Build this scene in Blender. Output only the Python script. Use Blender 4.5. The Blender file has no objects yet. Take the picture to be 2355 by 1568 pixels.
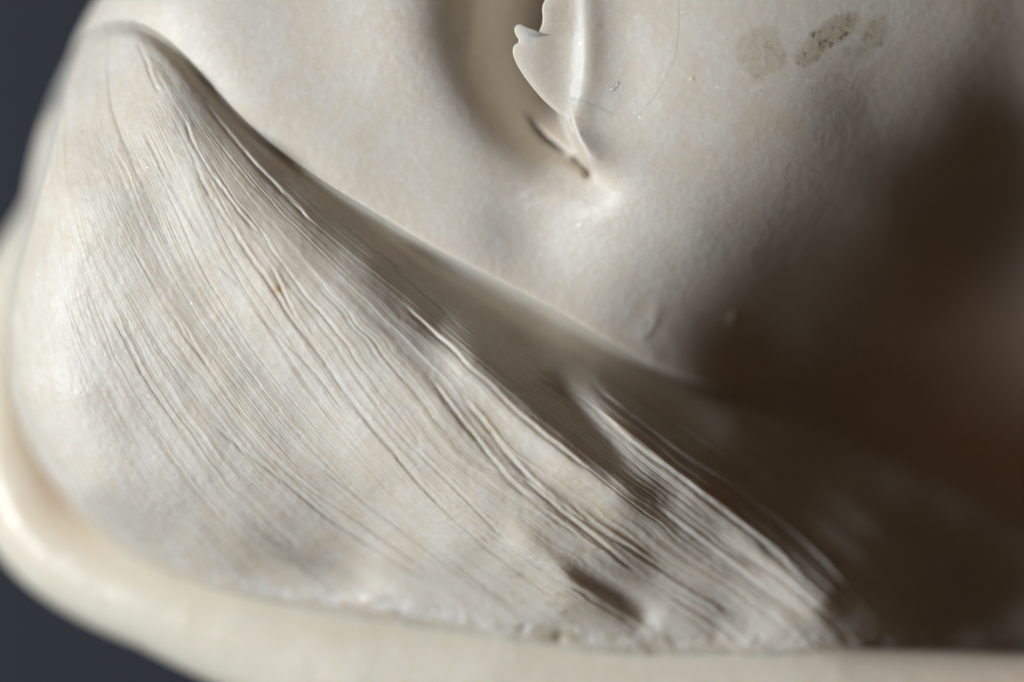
import bpy, math
import numpy as np
from mathutils import Vector

# ------------------------------------------------------------------ camera, world, lamp, exposure
S = 0.01                      # one modelling unit = 1 cm; the view is about 10 cm wide
scene = bpy.context.scene
cam_d = bpy.data.cameras.new('camera')
cam = bpy.data.objects.new('camera', cam_d)
scene.collection.objects.link(cam)
cam.location = (0, 0, 60 * S)
cam_d.sensor_width = 36
cam_d.lens = 36 * 60 / 10.24
cam_d.clip_start = 0.01
cam_d.clip_end = 20
cam_d.dof.use_dof = True
cam_d.dof.focus_distance = 60.0 * S
cam_d.dof.aperture_fstop = 3.7
scene.camera = cam

world = bpy.data.worlds.new('World')
scene.world = world
world.use_nodes = True
bg = world.node_tree.nodes['Background']
bg.inputs['Color'].default_value = (1.0, 0.68, 0.46, 1)
bg.inputs['Strength'].default_value = 0.048

def area(name, loc, target, size, size_y, power, color):
    d = bpy.data.lights.new(name, 'AREA')
    d.shape = 'RECTANGLE'; d.size = size * S; d.size_y = size_y * S
    d.energy = power; d.color = color
    o = bpy.data.objects.new(name, d)
    scene.collection.objects.link(o)
    o.location = Vector(loc) * S
    o.rotation_euler = (Vector(target) * S - o.location).to_track_quat('-Z', 'Y').to_euler()
    return o
area('window_light', (-46, -2, 38), (0, 0, -1), 16, 20, 5.05, (0.81, 0.90, 1.0))

scene.view_settings.view_transform = 'Standard'
scene.view_settings.look = 'None'
scene.view_settings.exposure = 0
scene.view_settings.gamma = 1
scene.cycles.use_denoising = True
scene.cycles.max_bounces = 8

# ------------------------------------------------------------------ helpers
rng = np.random.RandomState(7)

def P(pts):
    """reference-sheet coordinates (230 to the unit, y down) to plan coordinates in units"""
    a = np.asarray(pts, float).copy()
    out = a.copy()
    out[..., 0] = (a[..., 0] - 1177.5) / 230
    out[..., 1] = (784 - a[..., 1]) / 230
    return out

def catmull(pts, n, closed=False):
    p = np.asarray(pts, float)
    p = np.vstack([2 * p[0] - p[1], p, 2 * p[-1] - p[-2]])
    seg = len(p) - 3
    u = np.linspace(0, seg, n)
    i = np.minimum(u.astype(int), seg - 1)
    f = (u - i)[:, None]
    a, b, c, d = p[i], p[i + 1], p[i + 2], p[i + 3]
    return 0.5 * (2 * b + (c - a) * f + (2 * a - 5 * b + 4 * c - d) * f ** 2 + (3 * b - a - 3 * c + d) * f ** 3)

def arc(pts, n):
    q = catmull(pts, 400)
    l = np.r_[0, np.cumsum(np.linalg.norm(np.diff(q[:, :2], axis=0), axis=1))]
    l /= l[-1]
    u = np.linspace(0, 1, n)
    return np.stack([np.interp(u, l, q[:, k]) for k in range(q.shape[1])], 1)

def smooth(x, a, b):
    t = np.clip((x - a) / (b - a), 0, 1)
    return t * t * (3 - 2 * t)

def side(X, Y, line, n=70):
    """signed distance (left of the travel direction positive) and position 0..1 along a curve, units"""
    L = arc(P(line), n).astype(np.float32)
    x = X.ravel().astype(np.float32); y = Y.ravel().astype(np.float32)
    best = np.full(x.shape, 1e9, np.float32); sg = np.zeros_like(best); par = np.zeros_like(best)
    for k in range(n - 1):
        ax, ay = L[k]; bx, by = L[k + 1]
        dx, dy = bx - ax, by - ay
        ll = dx * dx + dy * dy
        t = np.clip(((x - ax) * dx + (y - ay) * dy) / ll, 0, 1)
        ex = x - ax - t * dx; ey = y - ay - t * dy
        d = ex * ex + ey * ey
        m = d < best
        best = np.where(m, d, best)
        c = dx * (y - ay) - dy * (x - ax)
        sg = np.where(m, np.sign(c), sg)
        par = np.where(m, (k + t) / (n - 1), par)
    return (np.sqrt(best) * sg).reshape(X.shape).astype(float), par.reshape(X.shape).astype(float)

def near(X, Y, line, reach, fn, out, n=40):
    """add fn(signed distance, position) to out, only within reach of the curve"""
    L = P(line)
    m = (X > L[:, 0].min() - reach) & (X < L[:, 0].max() + reach) & (Y > L[:, 1].min() - reach) & (Y < L[:, 1].max() + reach)
    if m.any():
        d, u = side(X[m], Y[m], line, n)
        out[m] += fn(d, u)

def tps(ctrl, lam=0.02):
    c = np.asarray(ctrl, float)
    q = P(c[:, :2]); z = c[:, 2]
    def ph(r2):
        return np.where(r2 > 1e-12, r2 * np.log(np.maximum(r2, 1e-12)), 0)
    n = len(q)
    r2 = ((q[:, None] - q[None]) ** 2).sum(-1)
    A = np.zeros((n + 3, n + 3))
    A[:n, :n] = ph(r2) + lam * np.eye(n)
    A[:n, n] = 1; A[:n, n + 1:] = q; A[n, :n] = 1; A[n + 1:, :n] = q.T
    w = np.linalg.solve(A, np.r_[z, 0, 0, 0])
    def f(X, Y):
        o = w[n] + w[n + 1] * X + w[n + 2] * Y
        for k in range(n):
            o = o + w[k] * ph((X - q[k, 0]) ** 2 + (Y - q[k, 1]) ** 2)
        return o
    return f

def vnoise(x, y, seed):
    r = np.random.RandomState(seed)
    T = r.rand(256, 256) * 2 - 1
    xi = np.floor(x).astype(int); yi = np.floor(y).astype(int)
    fx = x - xi; fy = y - yi
    fx = fx * fx * fx * (fx * (fx * 6 - 15) + 10); fy = fy * fy * fy * (fy * (fy * 6 - 15) + 10)
    g = lambda a, b: T[a & 255, b & 255]
    return (g(xi, yi) * (1 - fx) + g(xi + 1, yi) * fx) * (1 - fy) + (g(xi, yi + 1) * (1 - fx) + g(xi + 1, yi + 1) * fx) * fy

def fbm(x, y, seed, o=4):
    s = 0; a = 1.0
    for k in range(o):
        s = s + a * vnoise(x * 2 ** k, y * 2 ** k, seed + k); a *= 0.5
    return s

def grid_mesh(name, X, Y, Z, mat, parent, attrs=None, uv=None, keep=None, flip=False):
    n, m = X.shape
    co = np.stack([X, Y, Z], -1).reshape(-1, 3) * S
    i = np.arange(n * m).reshape(n, m)
    q = np.stack([i[:-1, :-1], i[1:, :-1], i[1:, 1:], i[:-1, 1:]], -1).reshape(-1, 4)
    if flip:
        q = q[:, ::-1]
    if keep is not None:
        kk = keep.reshape(-1)
        q = q[kk[q].any(1)]
        used = np.zeros(n * m, bool); used[q.ravel()] = True
        new = np.cumsum(used) - 1
        q = new[q]; co = co[used]
    else:
        used = np.ones(n * m, bool)
    me = bpy.data.meshes.new(name)
    me.vertices.add(len(co)); me.vertices.foreach_set('co', co.ravel().astype(np.float32))
    me.loops.add(len(q) * 4); me.loops.foreach_set('vertex_index', q.ravel().astype(np.int32))
    me.polygons.add(len(q))
    me.polygons.foreach_set('loop_start', (np.arange(len(q)) * 4).astype(np.int32))
    me.polygons.foreach_set('loop_total', np.full(len(q), 4, np.int32))
    me.polygons.foreach_set('use_smooth', np.ones(len(q), bool))
    me.update(calc_edges=True)
    for k, v in (attrs or {}).items():
        a = me.attributes.new(k, 'FLOAT', 'POINT')
        a.data.foreach_set('value', v.reshape(-1)[used].astype(np.float32))
    if uv is not None:
        l = me.uv_layers.new(name='flow')
        u = np.stack([uv[0].reshape(-1)[used], uv[1].reshape(-1)[used]], -1)
        l.data.foreach_set('uv', u[q.ravel()].ravel().astype(np.float32))
    me.materials.append(mat)
    o = bpy.data.objects.new(name, me)
    scene.collection.objects.link(o)
    if parent is not None:
        o.parent = parent
    return o

# ------------------------------------------------------------------ materials
def new_mat(name):
    m = bpy.data.materials.new(name); m.use_nodes = True
    nt = m.node_tree
    b = nt.nodes['Principled BSDF']
    return m, nt, b

def N(nt, t, **kw):
    n = nt.nodes.new(t)
    for k, v in kw.items():
        if k in n.inputs.keys() if not isinstance(k, int) else False:
            n.inputs[k].default_value = v
        else:
            setattr(n, k, v)
    return n

def attr(nt, name):
    a = nt.nodes.new('ShaderNodeAttribute'); a.attribute_name = name
    return a.outputs['Fac']

def mix(nt, fac, a, b):
    m = nt.nodes.new('ShaderNodeMix'); m.data_type = 'RGBA'
    for sock, v in ((0, fac), (6, a), (7, b)):
        if isinstance(v, (float, int)):
            m.inputs[sock].default_value = v
        elif isinstance(v, tuple):
            m.inputs[sock].default_value = (*v, 1)
        else:
            nt.links.new(v, m.inputs[sock])
    return m.outputs[2]

def math_(nt, op, a, b=None, clamp=False):
    m = nt.nodes.new('ShaderNodeMath'); m.operation = op; m.use_clamp = clamp
    for k, v in enumerate((a, b)):
        if v is None: continue
        if isinstance(v, (float, int)): m.inputs[k].default_value = v
        else: nt.links.new(v, m.inputs[k])
    return m.outputs[0]

def ramp(nt, src, lo, hi):
    m = nt.nodes.new('ShaderNodeMapRange'); m.interpolation_type = 'SMOOTHSTEP'
    nt.links.new(src, m.inputs[0])
    m.inputs[1].default_value = lo; m.inputs[2].default_value = hi
    return m.outputs[0]

def noise(nt, scale, detail=4, rough=0.55, vec=None):
    n = nt.nodes.new('ShaderNodeTexNoise')
    n.inputs['Scale'].default_value = scale; n.inputs['Detail'].default_value = detail
    n.inputs['Roughness'].default_value = rough
    if vec is not None: nt.links.new(vec, n.inputs['Vector'])
    return n.outputs['Fac']

def shell_material(name, base, warm, pale, flow=False, rough=0.42, grain=1.0, sss=0.5):
    m, nt, b = new_mat(name)
    tc = nt.nodes.new('ShaderNodeTexCoord')
    ob = tc.outputs['Object']
    big = ramp(nt, noise(nt, 38, 2, 0.5, ob), 0.2, 0.9)
    mid = ramp(nt, noise(nt, 260, 5, 0.6, ob), 0.42, 0.72)
    col = mix(nt, big, base, warm)
    col = mix(nt, math_(nt, 'MULTIPLY', mid, 0.45), col, pale)
    height = None
    if flow:
        uv = nt.nodes.new('ShaderNodeUVMap'); uv.uv_map = 'flow'
        mp = nt.nodes.new('ShaderNodeMapping'); mp.inputs['Scale'].default_value = (7, 170, 1)
        nt.links.new(uv.outputs[0], mp.inputs[0])
        st = noise(nt, 1.0, 5, 0.62, mp.outputs[0])
        mp2 = nt.nodes.new('ShaderNodeMapping'); mp2.inputs['Scale'].default_value = (4, 34, 1)
        nt.links.new(uv.outputs[0], mp2.inputs[0])
        st2 = noise(nt, 1.0, 4, 0.6, mp2.outputs[0])
        col = mix(nt, math_(nt, 'MULTIPLY', ramp(nt, st, 0.50, 0.72), 0.55), col, pale)
        col = mix(nt, math_(nt, 'MULTIPLY', ramp(nt, st2, 0.52, 0.74), 0.55), col, warm)
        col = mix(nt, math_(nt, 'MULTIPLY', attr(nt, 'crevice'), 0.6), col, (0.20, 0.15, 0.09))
        height = st
    # dark pin-head pits, stains and dirt where they sit on the shell
    vo = nt.nodes.new('ShaderNodeTexVoronoi'); vo.inputs['Scale'].default_value = 330
    nt.links.new(ob, vo.inputs['Vector'])
    wn = nt.nodes.new('ShaderNodeTexWhiteNoise'); wn.noise_dimensions = '3D'
    nt.links.new(vo.outputs['Position'], wn.inputs['Vector'])
    pit = math_(nt, 'MULTIPLY', math_(nt, 'LESS_THAN', vo.outputs['Distance'], 0.055), math_(nt, 'GREATER_THAN', wn.outputs['Value'], 0.962))
    col = mix(nt, math_(nt, 'MULTIPLY', pit, 0.6), col, (0.10, 0.075, 0.045))
    sp = noise(nt, 900, 5, 0.7, ob)
    st = attr(nt, 'stain')
    spk = ramp(nt, sp, 0.50, 0.68)
    wash = math_(nt, 'MULTIPLY', st, 0.62)
    col = mix(nt, wash, col, (0.42, 0.35, 0.20))
    col = mix(nt, math_(nt, 'MULTIPLY', math_(nt, 'MULTIPLY', st, spk), attr(nt, 'fleck')), col, (0.13, 0.09, 0.045))
    col = mix(nt, math_(nt, 'MULTIPLY', attr(nt, 'rust'), ramp(nt, sp, 0.36, 0.6)), col, (0.42, 0.22, 0.045))
    gr = noise(nt, 1500, 2, 0.6, ob)
    col = mix(nt, math_(nt, 'MULTIPLY', ramp(nt, gr, 0.52, 0.74), 0.28), col, (0.80, 0.74, 0.68))
    col = mix(nt, math_(nt, 'MULTIPLY', ramp(nt, gr, 0.46, 0.26), 0.12), col, (0.42, 0.34, 0.25))
    if flow:
        mp3 = nt.nodes.new('ShaderNodeMapping'); mp3.inputs['Scale'].default_value = (26, 620, 1)
        nt.links.new(uv.outputs[0], mp3.inputs[0])
        st3 = noise(nt, 1.0, 3, 0.6, mp3.outputs[0])
        col = mix(nt, math_(nt, 'MULTIPLY', ramp(nt, st3, 0.50, 0.75), 0.4), col, (0.78, 0.73, 0.69))
        col = mix(nt, math_(nt, 'MULTIPLY', ramp(nt, st3, 0.46, 0.25), 0.2), col, (0.44, 0.35, 0.25))
    v2 = nt.nodes.new('ShaderNodeTexVoronoi'); v2.inputs['Scale'].default_value = 800
    nt.links.new(ob, v2.inputs['Vector'])
    w2 = nt.nodes.new('ShaderNodeTexWhiteNoise'); nt.links.new(v2.outputs['Position'], w2.inputs['Vector'])
    glint = math_(nt, 'MULTIPLY', math_(nt, 'LESS_THAN', v2.outputs['Distance'], 0.12), math_(nt, 'GREATER_THAN', w2.outputs['Value'], 0.965))
    col = mix(nt, math_(nt, 'MULTIPLY', glint, 0.6), col, (0.92, 0.90, 0.88))  # tiny sparkles painted into the colour as pale specks
    col = mix(nt, attr(nt, 'chalk'), col, (0.76, 0.715, 0.66))
    col = mix(nt, attr(nt, 'glow_shade'), col, (0.82, 0.58, 0.42))  # warm glow and brown shade painted into the base colour
    nt.links.new(col, b.inputs['Base Color'])
    # crystalline micro relief
    g1 = noise(nt, 1500, 3, 0.6, ob); g2 = noise(nt, 520, 4, 0.6, ob)
    h = math_(nt, 'ADD', math_(nt, 'MULTIPLY', g1, 0.5), math_(nt, 'MULTIPLY', g2, 0.8))
    if height is not None:
        h = math_(nt, 'ADD', h, math_(nt, 'MULTIPLY', height, 1.3))
    bp = nt.nodes.new('ShaderNodeBump'); bp.inputs['Strength'].default_value = 0.15 * grain
    bp.inputs['Distance'].default_value = 0.00045
    nt.links.new(h, bp.inputs['Height']); nt.links.new(bp.outputs[0], b.inputs['Normal'])
    nt.links.new(math_(nt, 'ADD', math_(nt, 'MULTIPLY', mid, 0.16), rough + 0.06), b.inputs['Roughness'])
    nt.links.new(math_(nt, 'MULTIPLY', math_(nt, 'SUBTRACT', 1.0, attr(nt, 'opaque')), sss), b.inputs['Subsurface Weight'])
    b.inputs['Subsurface Radius'].default_value = (1.0, 0.62, 0.36)
    b.inputs['Subsurface Scale'].default_value = 0.0020
    b.inputs['IOR'].default_value = 1.5
    b.inputs['Specular IOR Level'].default_value = 0.32
    return m

M_body = shell_material('shell_wall', (0.668, 0.590, 0.490), (0.655, 0.552, 0.415), (0.68, 0.63, 0.57), rough=0.36)
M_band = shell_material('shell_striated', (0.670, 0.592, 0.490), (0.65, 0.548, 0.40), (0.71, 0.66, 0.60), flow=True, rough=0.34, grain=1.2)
M_lip = shell_material('shell_lip', (0.70, 0.630, 0.495), (0.69, 0.595, 0.45), (0.71, 0.655, 0.56), rough=0.22, grain=0.3, sss=0.6)
mb, nt, b = new_mat('slate_cloth')
tc = nt.nodes.new('ShaderNodeTexCoord')
f = noise(nt, 30, 3, 0.5, tc.outputs['Object'])
nt.links.new(mix(nt, f, (0.017, 0.019, 0.025), (0.022, 0.024, 0.031)), b.inputs['Base Color'])
b.inputs['Roughness'].default_value = 0.9

# ------------------------------------------------------------------ outlines and height guides
# seam between the striated band and the body wall
SEAM = [(20, 1000), (8, 800), (30, 640), (75, 480), (115, 330), (140, 200), (160, 115), (205, 62), (270, 42), (330, 58), (385, 95), (440, 148), (505, 221), (575, 292), (655, 358),
        (755, 427), (870, 496), (1000, 572), (1150, 648), (1300, 726), (1420, 795), (1530, 850), (1680, 905), (1850, 965), (2050, 1060), (2300, 1180), (2600, 1330)]
# seam between the striated band and the lip
FOOT = [(-60, 640), (-10, 860), (35, 985), (95, 1090), (165, 1185), (245, 1262), (340, 1315), (450, 1350), (570, 1375), (700, 1392), (850, 1412), (1000, 1436),
        (1150, 1462), (1280, 1484), (1450, 1496), (1700, 1502), (2000, 1502), (2300, 1512), (2600, 1525)]
# outer outline of the body wall at top left
OUT = [(330, -300), (235, -90), (175, 0), (134, 75), (113, 140), (103, 182), (76, 220), (50, 265), (36, 310), (20, 375), (6, 450), (-20, 530), (-60, 640), (-120, 800)]

body_h = tps([
    (350, 20, -.45), (200, 20, -1.1), (150, 110, -1.5), (90, 260, -1.7), (60, 450, -1.8), (0, 700, -2.2), (300, -250, -1.0),
    (450, 100, -.33), (560, 230, -.27), (800, 420, -.29), (1000, 545, -.34), (1200, 650, -.40), (1400, 760, -.62), (1600, 860, -1.3), (1700, 915, -1.9), (1850, 970, -2.7),
    (600, 80, -.25), (750, 220, -.24), (900, 380, -.28), (1100, 500, -.28), (1300, 620, -.38),
    (800, -20, -.22), (900, 150, -.12), (960, 60, 0.0), (1000, 300, -.2), (1150, 400, -.28),
    (1300, 500, -.28), (1450, 560, -.18), (1450, 420, -.02), (1600, 300, .12), (1600, 100, .18), (1450, 0, .1), (1250, 200, 0.0),
    (1750, 50, .18), (1900, 0, .08), (1850, 200, 0.02), (1750, 400, -.12), (1600, 550, -.22), (1480, 700, -.6),
    (2050, 60, -.18), (2000, 250, -.46), (1870, 430, -.48), (1730, 600, -.72), (1620, 730, -1.0),
    (2250, 30, -.48), (2230, 300, -1.3), (2080, 500, -1.5), (1930, 680, -2.0), (1780, 830, -2.2),
    (2380, 500, -3.2), (2400, 300, -2.2), (2250, 700, -3.7), (2050, 900, -3.7), (2300, 1050, -4.6), (2500, 800, -4.8), (2600, 1200, -5.4), (2600, 100, -1.3),
    (1200, -300, .1), (1800, -300, .1), (2400, -300, -1.0), (500, 600, -1.0), (1000, 1000, -1.3), (1700, 1200, -2.6), (2300, 1600, -4.0)], .30)

band_h = tps([
    (290, 58, -.62), (200, 100, -.85), (350, 110, -.32), (430, 190, -.15), (560, 345, -.05), (700, 480, 0), (850, 590, 0), (960, 700, 0), (1100, 850, .02),
    (1250, 990, .0), (1400, 1110, -.08), (1500, 1190, -.2),
    (160, 250, -.52), (250, 300, -.22), (350, 480, 0), (500, 700, .06), (700, 900, .06), (900, 1080, .02), (1100, 1240, -.1), (1300, 1400, -.45),
    (120, 430, -.27), (50, 620, -.52), (200, 700, -.09), (100, 900, -.25), (20, 900, -.66), (300, 1000, -.13), (180, 1150, -.60), (400, 1150, -.32),
    (310, 1290, -1.15), (560, 1340, -.98), (600, 1200, -.42), (800, 1290, -.78), (850, 1395, -.98), (1100, 1430, -.9), (1280, 1470, -.92), (1600, 1490, -.92), (1900, 1495, -1.05),
    (1450, 980, -.42), (1600, 1130, -.42), (1800, 1330, -.84), (1500, 1320, -.5), (1700, 1440, -.92), (1350, 870, -.55),
    (400, 90, -.42), (500, 200, -.36), (575, 285, -.34), (655, 358, -.34), (760, 430, -.44), (1000, 572, -.78), (1300, 730, -1.02), (1530, 850, -1.5),
    (1200, 790, -.55), (850, 540, -.28), (620, 350, -.2), (1700, 960, -1.4), (1860, 1150, -1.4), (2000, 1330, -1.35), (2100, 1200, -2.2), (2300, 1400, -2.9), (2300, 1200, -3.1),
    (2050, 1490, -1.5), (2300, 1510, -2.4), (2600, 1500, -3.4), (1050, 500, -1.2), (1350, 650, -1.5), (620, 220, -.9), (1700, 800, -2.4), (2050, 950, -3.2),
    (-50, 500, -1.7), (-80, 900, -1.9), (100, 1300, -2.2), (500, 1500, -1.7), (1300, 1600, -1.4), (2000, 1600, -1.5)])

shell = bpy.data.objects.new('seashell', None)
scene.collection.objects.link(shell)
shell.location = (0, 0, 0)
shell['label'] = 'weathered cream white seashell, close up, with striated band, slit and smooth lip'
shell['category'] = 'seashell'

# ------------------------------------------------------------------ body wall
def blob(X, Y, cx, cy, rx, ry, ang=0):
    c = P([(cx, cy)])[0]
    a = math.radians(ang)
    dx = X - c[0]; dy = Y - c[1]
    u = (dx * math.cos(a) + dy * math.sin(a)) / (rx / 230); v = (-dx * math.sin(a) + dy * math.cos(a)) / (ry / 230)
    return u * u + v * v

FLAP = [(1285, -140), (1275, -60), (1262, -8), (1252, 18), (1253, 40), (1251, 58), (1244, 74), (1232, 85), (1219, 86), (1212, 78), (1208, 68), (1201, 62), (1192, 62), (1188, 70),
        (1191, 80), (1197, 90), (1196, 101), (1187, 108), (1184, 118), (1187, 132), (1198, 155), (1222, 190), (1252, 225), (1283, 253), (1303, 268), (1313, 285), (1316, 296), (1322, 306)]
SLIT = [(1180, 225), (1202, 250), (1231, 277), (1262, 308), (1300, 336), (1335, 360), (1354, 378), (1366, 398), (1371, 432)]

def outer_surface(X, Y):
    """wall without the navel valley; the callus flap and the wall share it"""
    z = body_h(X, Y)
    def ridge(d, u):
        a = .040 * smooth(u, -.05, .1) * (1 - smooth(u, .86, 1.0))
        w = np.where(d < 0, .075, .13) + .02 * (1 - u)
        return a * np.exp(-(d / w) ** 2)
    near(X, Y, [(1350, -80), (1347, 0), (1350, 90), (1345, 180), (1330, 250), (1318, 300)], .5, ridge, z)
    z -= .045 * np.exp(-blob(X, Y, 1432, 130, 66, 150, 8))            # hollow right of the rib
    z -= .045 * np.exp(-blob(X, Y, 1290, 130, 42, 110, 0))           # hollow of the flap itself
    z += .05 * np.exp(-blob(X, Y, 1420, 400, 110, 80, -20))
    z -= .12 * np.exp(-blob(X, Y, 1220, 540, 100, 120, 20))
    z += .010 * fbm(X * .9, Y * .9, 31, 2)
    return z

step = 0.0128
xs = np.arange(-5.25, 5.75, step); ys = np.arange(-3.0, 4.35, step)
X, Y = np.meshgrid(xs, ys, indexing='ij')
Z = outer_surface(X, Y)
Z0 = Z.copy()
# navel valley, left of the flap and running under it
def valley(d, u):
    depth = 1.75 * (1 - smooth(u, .28, .98))
    wl = .88 - .56 * smooth(u, .15, 1.0)
    wr = .045 + .36 * smooth(u, .76, .97)
    return -depth * np.where(d < 0, np.exp(-(np.abs(d) / wl) ** 2), np.exp(-(d / wr) ** 2))
near(X, Y, [(1272, -160), (1270, -40), (1268, 60), (1272, 170), (1286, 250), (1312, 322), (1341, 372), (1362, 412), (1378, 460), (1392, 530)], 3.4, valley, Z, 220)
# small rib at the left of the valley
near(X, Y, [(1095, -60), (1090, 20), (1080, 110), (1070, 200)], .4, lambda d, u: .075 * np.exp(-(d / .085) ** 2) * (1 - smooth(u, .3, 1)), Z)
# the broken lower edge: ground to the upper right stands proud of the valley
def slitstep(d, u):
    amp = np.interp(u, [0, .15, .35, .6, .85, 1], [0, .07, .16, .22, .23, 0])
    amp = amp * np.sin(np.pi * np.clip(u, 0, 1)) ** 1.3 * 1.1
    return amp * np.where(d > 0, np.exp(-(d / .25) ** 2), -0.0) - amp * 0.75 * np.exp(-(np.minimum(d, 0) / .11) ** 2) * (d <= 0) * 1.0
near(X, Y, SLIT, .9, lambda d, u: np.where((u > 0.001) & (u < .999), 1, 0) * slitstep(d, u), Z, 140)
near(X, Y, [(1308, 352), (1330, 372), (1350, 392), (1352, 412)], .2, lambda d, u: -.20 * np.exp(-(d / .035) ** 2) * smooth(u, 0, .3) * (1 - smooth(u, .8, 1)), Z)
near(X, Y, [(1195, 240), (1220, 262), (1250, 300), (1290, 350), (1330, 392)], .3, lambda d, u: -.045 * np.exp(-(d / .022) ** 2) * smooth(u, 0, .2) * (1 - smooth(u, .8, 1)), Z)
# faint crease with raised grains running down to the band
near(X, Y, [(1545, 590), (1530, 650), (1515, 710), (1480, 770), (1500, 810), (1535, 850)], .3, lambda d, u: .007 * np.exp(-(d / .07) ** 2) * (.6 + 1.0 * fbm(u * 9, u * 0, 4, 3)) * np.sin(np.pi * u), Z)
near(X, Y, [(1520, 720), (1500, 760), (1470, 785)], .2, lambda d, u: .010 * np.exp(-(d / .03) ** 2) * np.sin(np.pi * u), Z)
# little chips and scratches
for cx, cy, r, a, h in [(1409, 205, 8, 20, .018), (1420, 194, 5, 60, .018), (1590, 183, 5, 0, .02), (1697, 730, 18, 65, .022), (1890, 755, 30, 0, .018)]:
    Z += h * np.exp(-blob(X, Y, cx, cy, r, r * .5, a))
scr = np.zeros_like(X)
for ln, h in [([(1680, 235), (1730, 210), (1790, 190)], .5), ([(1795, 185), (1870, 186), (1930, 190)], .6), ([(1815, 150), (1845, 158)], .7), ([(1850, 150), (1900, 160), (1990, 160)], .4), ([(1700, 150), (1735, 152)], .3)]:
    near(X, Y, ln, .1, lambda d, u: h * np.exp(-(d / .013) ** 2) * smooth(u, 0, .2) * (1 - smooth(u, .8, 1)) * (.35 + .65 * smooth(fbm(u * 9 + h, u * 0, 9, 3), -.3, .5)), scr)
Z += .004 * scr
# pebbly texture near the valley foot and on the lit shoulder
rough_zone = np.exp(-blob(X, Y, 940, 140, 60, 170, 12)) * 1.0 + np.exp(-blob(X, Y, 1400, 520, 260, 130, -20)) * .8 + np.exp(-blob(X, Y, 1250, 700, 400, 110, -28)) * .8
Z += .0022 * rough_zone * fbm(X * 17, Y * 17, 51, 3)
Z += .0007 * fbm(X * 14, Y * 14, 57, 3)
# under the band and off the outline
ds, us = side(X, Y, SEAM, 110)       # left of travel = up/right side = body
Z -= 14.0 * np.maximum(-ds + .01, 0)
do, uo = side(X, Y, OUT, 60)         # left of travel = inside? (travelling down, left is right-hand side)
din = np.maximum(do, 0); R = .85
Z -= np.where(do < R, R - np.sqrt(np.maximum(R * R - (R - np.minimum(din, R)) ** 2, 0)), 0) * .9
Z -= np.where(do < 0, 40 * np.abs(do), 0)
Z = np.maximum(Z, -7.0)
stain = np.zeros_like(X); fleck = np.zeros_like(X)
nz = fbm(X * 5, Y * 5, 77, 4)
def patch(cx, cy, rx, ry, a, s, f=1.0):
    global stain, fleck
    v = s * (1 - smooth(blob(X, Y, cx, cy, rx, ry, a) + .28 * nz, .35, 1.25))
    stain = np.maximum(stain, v); fleck = np.maximum(fleck, np.where(v > .02, f, 0))
patch(1752, 125, 56, 68, 0, .6, .45)
patch(1905, 82, 84, 30, 32, 1.0, 1.0)
patch(1858, 132, 34, 22, 30, .8, 1.0)
patch(2014, 78, 30, 46, -20, .65, .7)
patch(1350, 400, 16, 26, 0, .55, .3)
patch(1975, 120, 40, 18, 0, .4, .5)
patch(1060, 20, 40, 120, 0, .30, 0)
patch(1290, 55, 38, 40, 0, .25, 0)
rust = np.zeros_like(X)
glow_shade = smooth(X, 3.1, 4.9) * smooth(-Y, -1.6, .6) * .8  # warm glow towards the right edge, painted as a surface tint
chalk = np.clip(1.6 * (vnoise(X * 16, Y * 16, 5) - .55), 0, 1) * .25 * rough_zone + scr
chalk += .35 * np.clip(1 - blob(X, Y, 1345, 110, 14, 190, 0), 0, 1)
chalk = np.clip(chalk, 0, 1)
dI, _ = side(X, Y, [(1560, -140), (1560, -20), (1560, 60), (1550, 140), (1500, 230), (1440, 290), (1380, 318), (1330, 316)], 60)
opaque = np.exp(-(dI / .16) ** 4)
keep = (ds > -.30) & (do > -.14) & ~((X < -3.8) & (Y < -.15))
grid_mesh('body_wall', X, Y, Z, M_body, shell, dict(stain=stain, fleck=fleck, rust=rust, glow_shade=glow_shade, chalk=chalk, crevice=glow_shade * 0, opaque=opaque), keep=keep)

# ------------------------------------------------------------------ callus flap over the navel
n_u, n_v = 520, 110
E = arc(P(FLAP), n_u)
# inner line where the flap sinks into the wall
INNER = [(1560, -140), (1560, -20), (1560, 60), (1550, 140), (1500, 230), (1440, 290), (1380, 318), (1330, 316)]
I = arc(P([(1560, -140), (1560, -20), (1560, 60), (1550, 140), (1500, 230), (1440, 290), (1380, 318), (1330, 316)]), n_u)
EV = np.r_[-np.linspace(1, 0, 16)[:-1], np.linspace(0, 1, n_v) ** 1.6]
FX = np.zeros((n_u, len(EV))); FY = FX.copy(); FZ = FX.copy()
kern = np.exp(-(np.arange(-60, 61) / 26.0) ** 2); kern /= kern.sum()
Es = np.stack([np.convolve(np.pad(E[:, q], 60, 'edge'), kern, 'valid') for q in (0, 1)], 1)
tan = np.gradient(E, axis=0); tan /= np.linalg.norm(tan, axis=1)[:, None]
nrm = np.stack([-tan[:, 1], tan[:, 0]], 1)     # left of travel (towards +x here)
r = .022
for j, v in enumerate(EV):
    if v >= 0:
        k = math.exp(-(v / .10) ** 2)
        p = (E * k + Es * (1 - k)) * (1 - v) + I * v
        FX[:, j] = p[:, 0]; FY[:, j] = p[:, 1]
    else:                                       # rolled edge, going underneath
        a = -v * math.pi
        off = r * (1 - math.sin(a)) - r
        FX[:, j] = E[:, 0] + nrm[:, 0] * off; FY[:, j] = E[:, 1] + nrm[:, 1] * off
base = outer_surface(FX, FY)
endfade = smooth(np.linspace(0, 1, n_u), .93, 1)[:, None]
for j, v in enumerate(EV):
    if v >= 0:
        FZ[:, j] = base[:, j] + .0015 + .0085 * (1 - smooth(v, .1, .9))
    else:
        a = -v * math.pi
        FZ[:, j] = base[:, 15] + .012 - r * (1 - math.cos(a)) * 1.5
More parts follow.
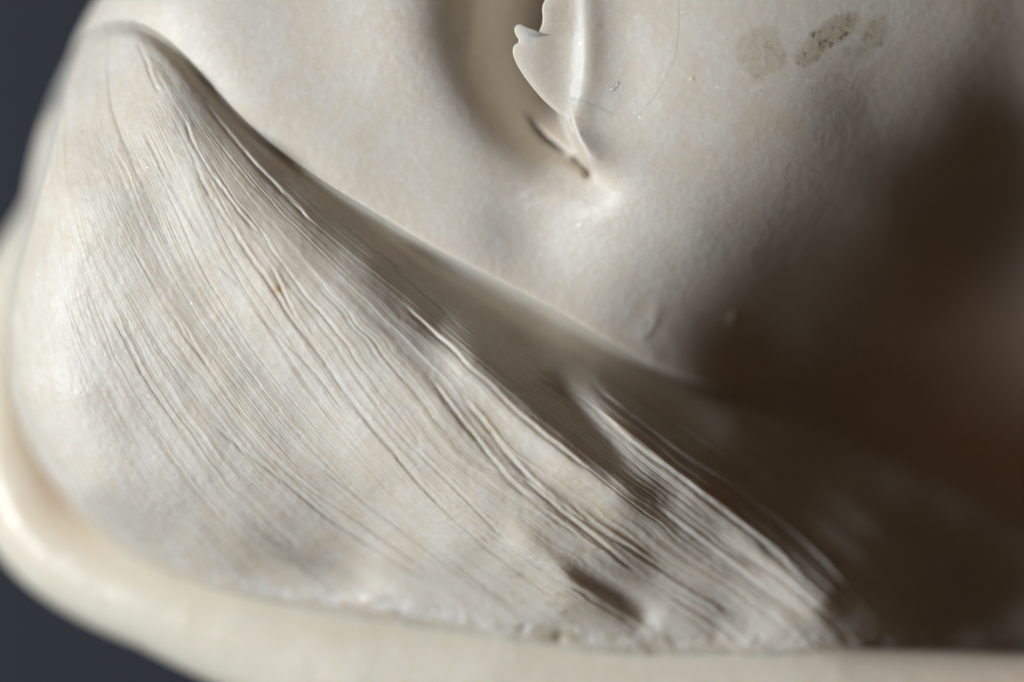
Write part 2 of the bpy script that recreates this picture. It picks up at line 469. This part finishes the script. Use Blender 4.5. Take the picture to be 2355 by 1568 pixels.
FZ[:, 15:] -= .009 * np.exp(-(EV[15:] / .03))[None]
FZ[:, :15] -= .009
# underside and inner wall, so the flap is a solid slab let into the wall
def bottom(k, dz):
    return (E[:, 0] * (1 - k) + I[:, 0] * k)[:, None], (E[:, 1] * (1 - k) + I[:, 1] * k)[:, None], dz
for k, dz in ((.45, -.32), (1.0, -.45)):
    bx, by, _ = bottom(k, dz)
    FX = np.hstack([bx, FX]); FY = np.hstack([by, FY]); FZ = np.hstack([outer_surface(bx, by) + dz, FZ])
FX = np.hstack([FX, FX[:, -1:]]); FY = np.hstack([FY, FY[:, -1:]]); FZ = np.hstack([FZ, FZ[:, -1:]])   # crisp arris
bx, by, _ = bottom(1.0, 0)
FX = np.hstack([FX, bx]); FY = np.hstack([FY, by]); FZ = np.hstack([FZ, outer_surface(bx, by) - .45])
FZ += .0007 * fbm(FX * 14, FY * 14, 57, 3)
zero = FX * 0
dI, _ = side(FX, FY, INNER, 60)
flap_st = .35 * (1 - smooth(blob(FX, FY, 1300, 45, 42, 50, 0), .3, 1.1))
grid_mesh('callus_flap', FX, FY, FZ, M_body, shell, dict(stain=flap_st, fleck=zero, rust=zero, glow_shade=zero, chalk=.25 * np.exp(-((FX - np.interp(FY, [1.9, 3.4], [.62, .72])) / .07) ** 2), crevice=zero, opaque=np.exp(-(dI / .16) ** 4)))

# ------------------------------------------------------------------ striated band
guides = [
    [(150, 60), (40, 260), (-40, 520), (-60, 800), (-30, 1060), (70, 1280), (230, 1480)],
    [(180, 60), (115, 280), (130, 480), (190, 730), (300, 980), (440, 1190), (640, 1390), (760, 1500)],
    [(215, 35), (185, 250), (240, 450), (330, 640), (470, 850), (640, 1060), (860, 1270), (1080, 1420), (1200, 1520)],
    [(245, 25), (290, 240), (380, 430), (470, 630), (600, 830), (745, 1000), (935, 1205), (1140, 1375), (1320, 1540)],
    [(275, 20), (345, 180), (440, 370), (534, 557), (670, 770), (819, 973), (1012, 1182), (1220, 1330), (1400, 1440), (1530, 1550)],
    [(300, 20), (400, 160), (500, 290), (630, 440), (770, 570), (923, 700), (1083, 850), (1262, 1011), (1480, 1170), (1602, 1268), (1800, 1410), (1960, 1550)],
    [(330, 25), (430, 140), (560, 290), (740, 450), (920, 590), (1100, 710), (1347, 860), (1602, 1040), (1800, 1190), (2000, 1370), (2140, 1560)],
    [(360, 25), (460, 125), (585, 262), (760, 410), (1000, 560), (1300, 718), (1600, 890), (1950, 1080), (2250, 1320), (2420, 1560)],
    [(400, 25), (490, 110), (640, 230), (820, 370), (1070, 500), (1370, 650), (1720, 820), (2100, 1000), (2450, 1220), (2640, 1500)]]
ns, ntt = 470, 1400
G = np.stack([arc(P(g), ns) for g in guides], 0)        # guide, s, xy
tt = np.linspace(0, len(guides) - 1, ntt)
Gp = np.concatenate([2 * G[:1] - G[1:2], G, 2 * G[-1:] - G[-2:-1]], 0)
i = np.minimum(tt.astype(int), len(guides) - 2); f = (tt - i)[:, None, None]
a, b_, c, d = Gp[i], Gp[i + 1], Gp[i + 2], Gp[i + 3]
B = 0.5 * (2 * b_ + (c - a) * f + (2 * a - 5 * b_ + 4 * c - d) * f ** 2 + (3 * b_ - a - 3 * c + d) * f ** 3)
X = B[..., 0]; Y = B[..., 1]
T = np.repeat((tt / (len(guides) - 1))[:, None], ns, 1); Sx = np.repeat(np.linspace(0, 1, ns)[None], ntt, 0)
Z = band_h(X, Y)
# growth striae: fine ribs and grooves that follow the flow lines
warp = .006 * fbm(Sx * 5, T * 9, 11, 3) + .0018 * vnoise(Sx * 45, T * 60, 17)
tw = T + warp * smooth(Sx, 0, .25)
spread_w = np.gradient(X, axis=0) ** 2 + np.gradient(Y, axis=0) ** 2
spread_w = np.sqrt(spread_w) * ntt                      # width of the band per unit t
wv = np.clip(spread_w / 9.0, .15, 1.2)
def groove(freq, seed, sharp, sfreq):
    n = vnoise(tw * freq, Sx * sfreq + 3.3, seed)
    return -np.exp(-(np.abs(n) / sharp) ** 1.1), n
g1, n1 = groove(52, 101, .08, 1.5)
g2, n2 = groove(118, 141, .13, 2.4)
m1 = smooth(fbm(tw * 9, Sx * 3.0, 201, 3), -.35, .55)
m2 = smooth(fbm(tw * 16, Sx * 4.5, 231, 3), -.3, .6)
def crest_(x):
    return 1 - 2 * np.abs(x) ** .8
ribs = .010 * vnoise(tw * 30, Sx * 1.6, 71) + .0062 * crest_(vnoise(tw * 66, Sx * 2.2, 73)) + .0042 * crest_(vnoise(tw * 140, Sx * 3.5, 75)) + .0022 * vnoise(tw * 300, Sx * 7, 79)
dep = wv * (.012 * g1 * m1 + .0075 * g2 * m2 + 1.0 * ribs)
left_soft = .25 + .75 * smooth(X, -4.6, -2.6)
Z += dep * left_soft * (1 + .7 * smooth(X, -1.0, 1.2) * smooth(-Y, .2, 1.6))
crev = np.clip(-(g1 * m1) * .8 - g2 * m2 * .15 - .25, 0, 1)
# named cracks and steps, drawn where the shell has them: (line, rise right, rise left, width)
def X_mid(line):
    return P(line)[:, 0].mean()
def crack(line, depth, w, lip=.5, s0=.12, s1=.12, col=.7):
    global crev
    def fn(d, u):
        q = depth * 991 + line[0][0] * .37
        env = smooth(u, 0, s0) * (1 - smooth(u, 1 - s1, 1)) * (.55 + .6 * smooth(fbm(u * 7 + q, u * 0 + q, 21, 3), -.7, .6))
        dd = d + .012 * fbm(u * 3 + q, u * 0 + 9, 23, 2) + .004 * vnoise(u * 34 + q, u * 0, 29)
        return (.30 + .16 * smooth(X_mid(line), -.5, 1.0)) * env * (-depth * np.exp(-(dd / w) ** 2) + depth * lip * np.exp(-((dd - 1.9 * w) / (1.3 * w)) ** 2))
    near(X, Y, line, .4, fn, Z)
    cc = np.zeros_like(X)
    near(X, Y, line, .12, lambda d, u: np.exp(-(d / (w * .8)) ** 2) * smooth(u, 0, s0) * (1 - smooth(u, 1 - s1, 1)), cc)
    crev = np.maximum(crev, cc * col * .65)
def ledge(line, amp, wl, wr, s0=.15, s1=.15):
    """swelling with its crest on the line: gentle on the left-hand (west) flank, steep to the east"""
    def fn(d, u):
        env = smooth(u, 0, s0) * (1 - smooth(u, 1 - s1, 1))
        return env * amp * np.where(d > 0, np.exp(-(d / wr) ** 2), np.exp(-(d / wl) ** 2))
    near(X, Y, line, max(wl, wr) * 3, fn, Z)
crack([(460, 215), (500, 275), (545, 330), (600, 395), (660, 455), (720, 520)], .055, .020, .8)
crack([(420, 265), (450, 340), (500, 420), (545, 480), (600, 545)], .040, .016, .7)
crack([(305, 85), (325, 130), (345, 180), (362, 215)], .03, .020, .9)
crack([(440, 365), (480, 440), (530, 520), (560, 570), (610, 640), (660, 720), (720, 800)], .045, .017, .6)
crack([(620, 600), (660, 690), (700, 760), (745, 830), (800, 910), (860, 985), (930, 1060)], .045, .016, .6)
crack([(480, 600), (545, 650), (600, 730), (680, 810), (740, 880), (800, 960)], .030, .014, .4)
crack([(923, 700), (985, 760), (1040, 805), (1083, 850), (1130, 888), (1172, 934), (1230, 985), (1297, 1040), (1360, 1090)], .075, .021, .8, .1, .1, .9)
crack([(760, 760), (800, 840), (850, 905), (900, 975), (960, 1040), (1030, 1110), (1110, 1190), (1180, 1260)], .040, .016, .6)
crack([(985, 870), (1050, 950), (1120, 1040), (1190, 1120), (1260, 1180), (1350, 1250)], .055, .020, .6)
crack([(1050, 900), (1110, 970), (1170, 1050), (1240, 1120), (1330, 1190), (1450, 1270), (1560, 1340)], .06, .022, .7)
crack([(410, 730), (470, 830), (540, 930), (610, 1010), (690, 1090), (780, 1170)], .030, .016, .5)
crack([(470, 960), (560, 1040), (650, 1110), (730, 1180), (830, 1250), (940, 1320), (1030, 1370)], .04, .020, .5)
crack([(600, 1030), (700, 1120), (800, 1190), (900, 1260), (1000, 1330)], .03, .018, .5)
crack([(700, 1050), (800, 1130), (930, 1230), (1060, 1330), (1180, 1420)], .035, .018, .6)
crack([(870, 1000), (960, 1110), (1060, 1210), (1180, 1310), (1300, 1400)], .035, .018, .5)
crack([(1340, 860), (1440, 950), (1560, 1040), (1680, 1120), (1800, 1210), (1900, 1300), (1990, 1400)], .06, .024, .7)
crack([(1330, 900), (1420, 990), (1520, 1070), (1640, 1160), (1740, 1240), (1860, 1340)], .065, .026, .7)
crack([(1380, 855), (1480, 925), (1590, 1000), (1690, 1075), (1800, 1170)], .04, .022, .7)
crack([(1500, 1160), (1600, 1240), (1700, 1320), (1800, 1390), (1920, 1460)], .05, .024, .6)
crack([(1300, 1150), (1400, 1230), (1520, 1310), (1650, 1390), (1780, 1460)], .05, .022, .6)
crack([(1180, 1080), (1280, 1170), (1380, 1250), (1480, 1330), (1600, 1410), (1700, 1470)], .055, .022, .6)
crack([(880, 600), (930, 640), (1000, 700), (1060, 760)], .02, .016, .4)
crack([(735, 475), (800, 525), (860, 575), (930, 630)], .03, .015, .5)
crack([(240, 700), (300, 800), (350, 900), (420, 1000)], .02, .016, .5)
crack([(300, 560), (360, 660), (420, 760), (480, 850)], .02, .016, .5)
crack([(330, 300), (380, 400), (430, 490), (480, 570)], .03, .018, .6)
ledge([(1000, 730), (1120, 850), (1250, 985), (1370, 1085), (1470, 1145), (1530, 1190)], .25, .26, .25, .2, .20)
ledge([(1235, 850), (1335, 955), (1425, 1058), (1490, 1130)], -.13, .17, .15, .25, .38)
ledge([(1310, 850), (1400, 950), (1500, 1040), (1640, 1150), (1800, 1290), (1960, 1440)], .14, .22, .30, .2, .1)
ledge([(1130, 1170), (1240, 1270), (1330, 1345), (1420, 1400), (1500, 1430)], .08, .20, .12, .3, .35)
ledge([(1290, 1292), (1405, 1366), (1480, 1418), (1530, 1458)], -.11, .11, .14, .40, .25)
ledge([(1690, 915), (1780, 960), (1890, 1030)], .05, .07, .08)
# sag near the foot, chalky crust along it
Z -= .10 * np.exp(-blob(X, Y, 830, 1330, 170, 42, -14))
dF, uF = side(X, Y, FOOT, 90)        # left of travel = up = band
crust = np.exp(-((dF - .07) / .085) ** 2) * smooth(uF, .22, .36)
cn = fbm(X * 7 + .6 * fbm(X * 5, Y * 5, 33, 2), Y * 9, 301, 5)
Z += crust * (.015 * cn + .008)
Z += .0022 * fbm(X * 18, Y * 18, 57, 3)
Z += .02 * fbm(X * 1.6, Y * 1.6, 303, 2)
# sink past the seams
dS, uS = side(X, Y, SEAM, 110)
kS = np.exp(-(dS / .075) ** 2) * smooth(uS, .22, .34) * (1 - smooth(uS, .70, .80))
Z = Z * (1 - kS) + (body_h(X, Y) - .03 - .10 * smooth(uS, .42, .55) + .5 * dep) * kS
Z -= 7 * np.maximum(dS, 0)
Z -= (1.1 + 5 * (1 - smooth(uF, .2, .4))) * np.maximum(-dF, 0) + .30 * np.exp(-np.maximum(dF, 0) / .12) * (1 - smooth(uF, .18, .40))
Z = np.maximum(Z, -5)
rust = np.exp(-blob(X, Y, 642, 668, 8, 10)) * 1.2 + .8 * np.exp(-blob(X, Y, 1128, 990, 4, 6))
dots = vnoise(X * 22, Y * 22, 401)
olive = np.zeros_like(X)
olive += (1 - smooth(blob(X, Y, 1289, 1474, 17, 14, 40), .5, 1.3)) * 1.6
olive += 1.0 * crust * smooth(cn, -.1, .45) * np.exp(-((X - .4) / .95) ** 2)
olive += .5 * crust * smooth(dots, .5, .8) * smooth(X, -2.5, -1.0)
olive += .5 * smooth(vnoise(X * 11, Y * 11, 411), .62, .85) * smooth(-Y, 1.4, 2.4) * smooth(X, -1.2, .2)
Z -= .09 * np.exp(-blob(X, Y, 1289, 1476, 12, 12))
chalk = np.clip(.75 * crust * smooth(-cn, -.35, .25) * (1 - smooth(X, .2, 2.2)), 0, 1)
chalk = np.maximum(chalk, .25 * np.clip((n1 - .1) * 1.6, 0, 1) * smooth(fbm(T * 30, Sx * 5, 91, 3), -.1, .6) * .6)
keep = (dS < .35) & (dF > -.45)
grid_mesh('striated_band', X, Y, Z, M_band, shell,
          dict(stain=np.clip(olive, 0, 1), fleck=np.clip(olive * .9, 0, .8), rust=np.clip(rust, 0, 1), glow_shade=X * 0, chalk=chalk, crevice=np.clip(crev, 0, 1)),
          uv=(Sx, tw), keep=keep)

# ------------------------------------------------------------------ lip: a thick rounded rim swept round the foot of the band
crest = arc(P([(330, 60), (190, 300), (75, 500), (-20, 680), (-50, 860), (-35, 1040), (15, 1185), (85, 1272), (200, 1345), (375, 1415), (600, 1485), (850, 1552), (1150, 1600), (1500, 1640), (1900, 1660), (2300, 1670), (2750, 1680)]), 520)
cz = np.interp(np.linspace(0, 1, 520), [0, .1, .25, .42, .52, .6, .8, 1], [-3.0, -2.6, -1.9, -1.35, -1.08, -.95, -.86, -1.05])
win = np.interp(np.linspace(0, 1, 520), [0, .2, .3, .4, .5, .65, 1], [.5, .5, .75, .85, .85, .74, .64])   # inner half width
wout = np.interp(np.linspace(0, 1, 520), [0, .2, .3, .4, .5, .65, 1], [.4, .4, .48, .52, .75, 1.2, 1.6])
tan = np.gradient(crest, axis=0); tan /= np.linalg.norm(tan, axis=1)[:, None]
nrm = np.stack([-tan[:, 1], tan[:, 0]], 1)       # left of travel = inwards
na = 200
hin = np.interp(np.linspace(0, 1, 520), [0, .3, .42, .55, .75, 1], [1, 1.5, 1.4, .9, .5, .5])
ang = np.linspace(0, 2 * math.pi, na)
LX = np.zeros((520, na)); LY = LX.copy(); LZ = LX.copy()
for j, a in enumerate(ang):
    ca, sa = math.cos(a), math.sin(a)
    w = np.where(ca > 0, win, wout)
    off = np.sign(ca) * np.abs(ca) ** .95 * w
    hh = np.where(sa > 0, np.where(ca > 0, hin, .62), .9)
    LX[:, j] = crest[:, 0] + nrm[:, 0] * off
    LY[:, j] = crest[:, 1] + nrm[:, 1] * off
    LZ[:, j] = cz - hh * (1 - sa)
LZ += .007 * fbm(LX * .9, LY * .9, 501, 3) + .003 * fbm(LX * 6, LY * 6, 507, 3)
zero = LX * 0
lip_shade = .30 * np.exp(-blob(LX, LY, 120, 1130, 160, 130, -40)) + .10 * smooth(LX, -1, 4) + .25 * smooth(LX, 3.2, 5.2)  # brown shade in the trough and at far right, painted as tint
grid_mesh('lip', LX, LY, LZ, M_lip, shell, dict(stain=zero, fleck=zero, rust=zero, glow_shade=lip_shade, chalk=zero, crevice=zero), flip=True)

# ------------------------------------------------------------------ dark slate cloth far below
gx, gy = np.meshgrid(np.linspace(-150, 150, 41), np.linspace(-150, 150, 41), indexing='ij')
cl = grid_mesh('ground', gx, gy, -9 + .25 * fbm(gx * .05, gy * .05, 3, 2), mb, None)
cl['kind'] = 'structure'
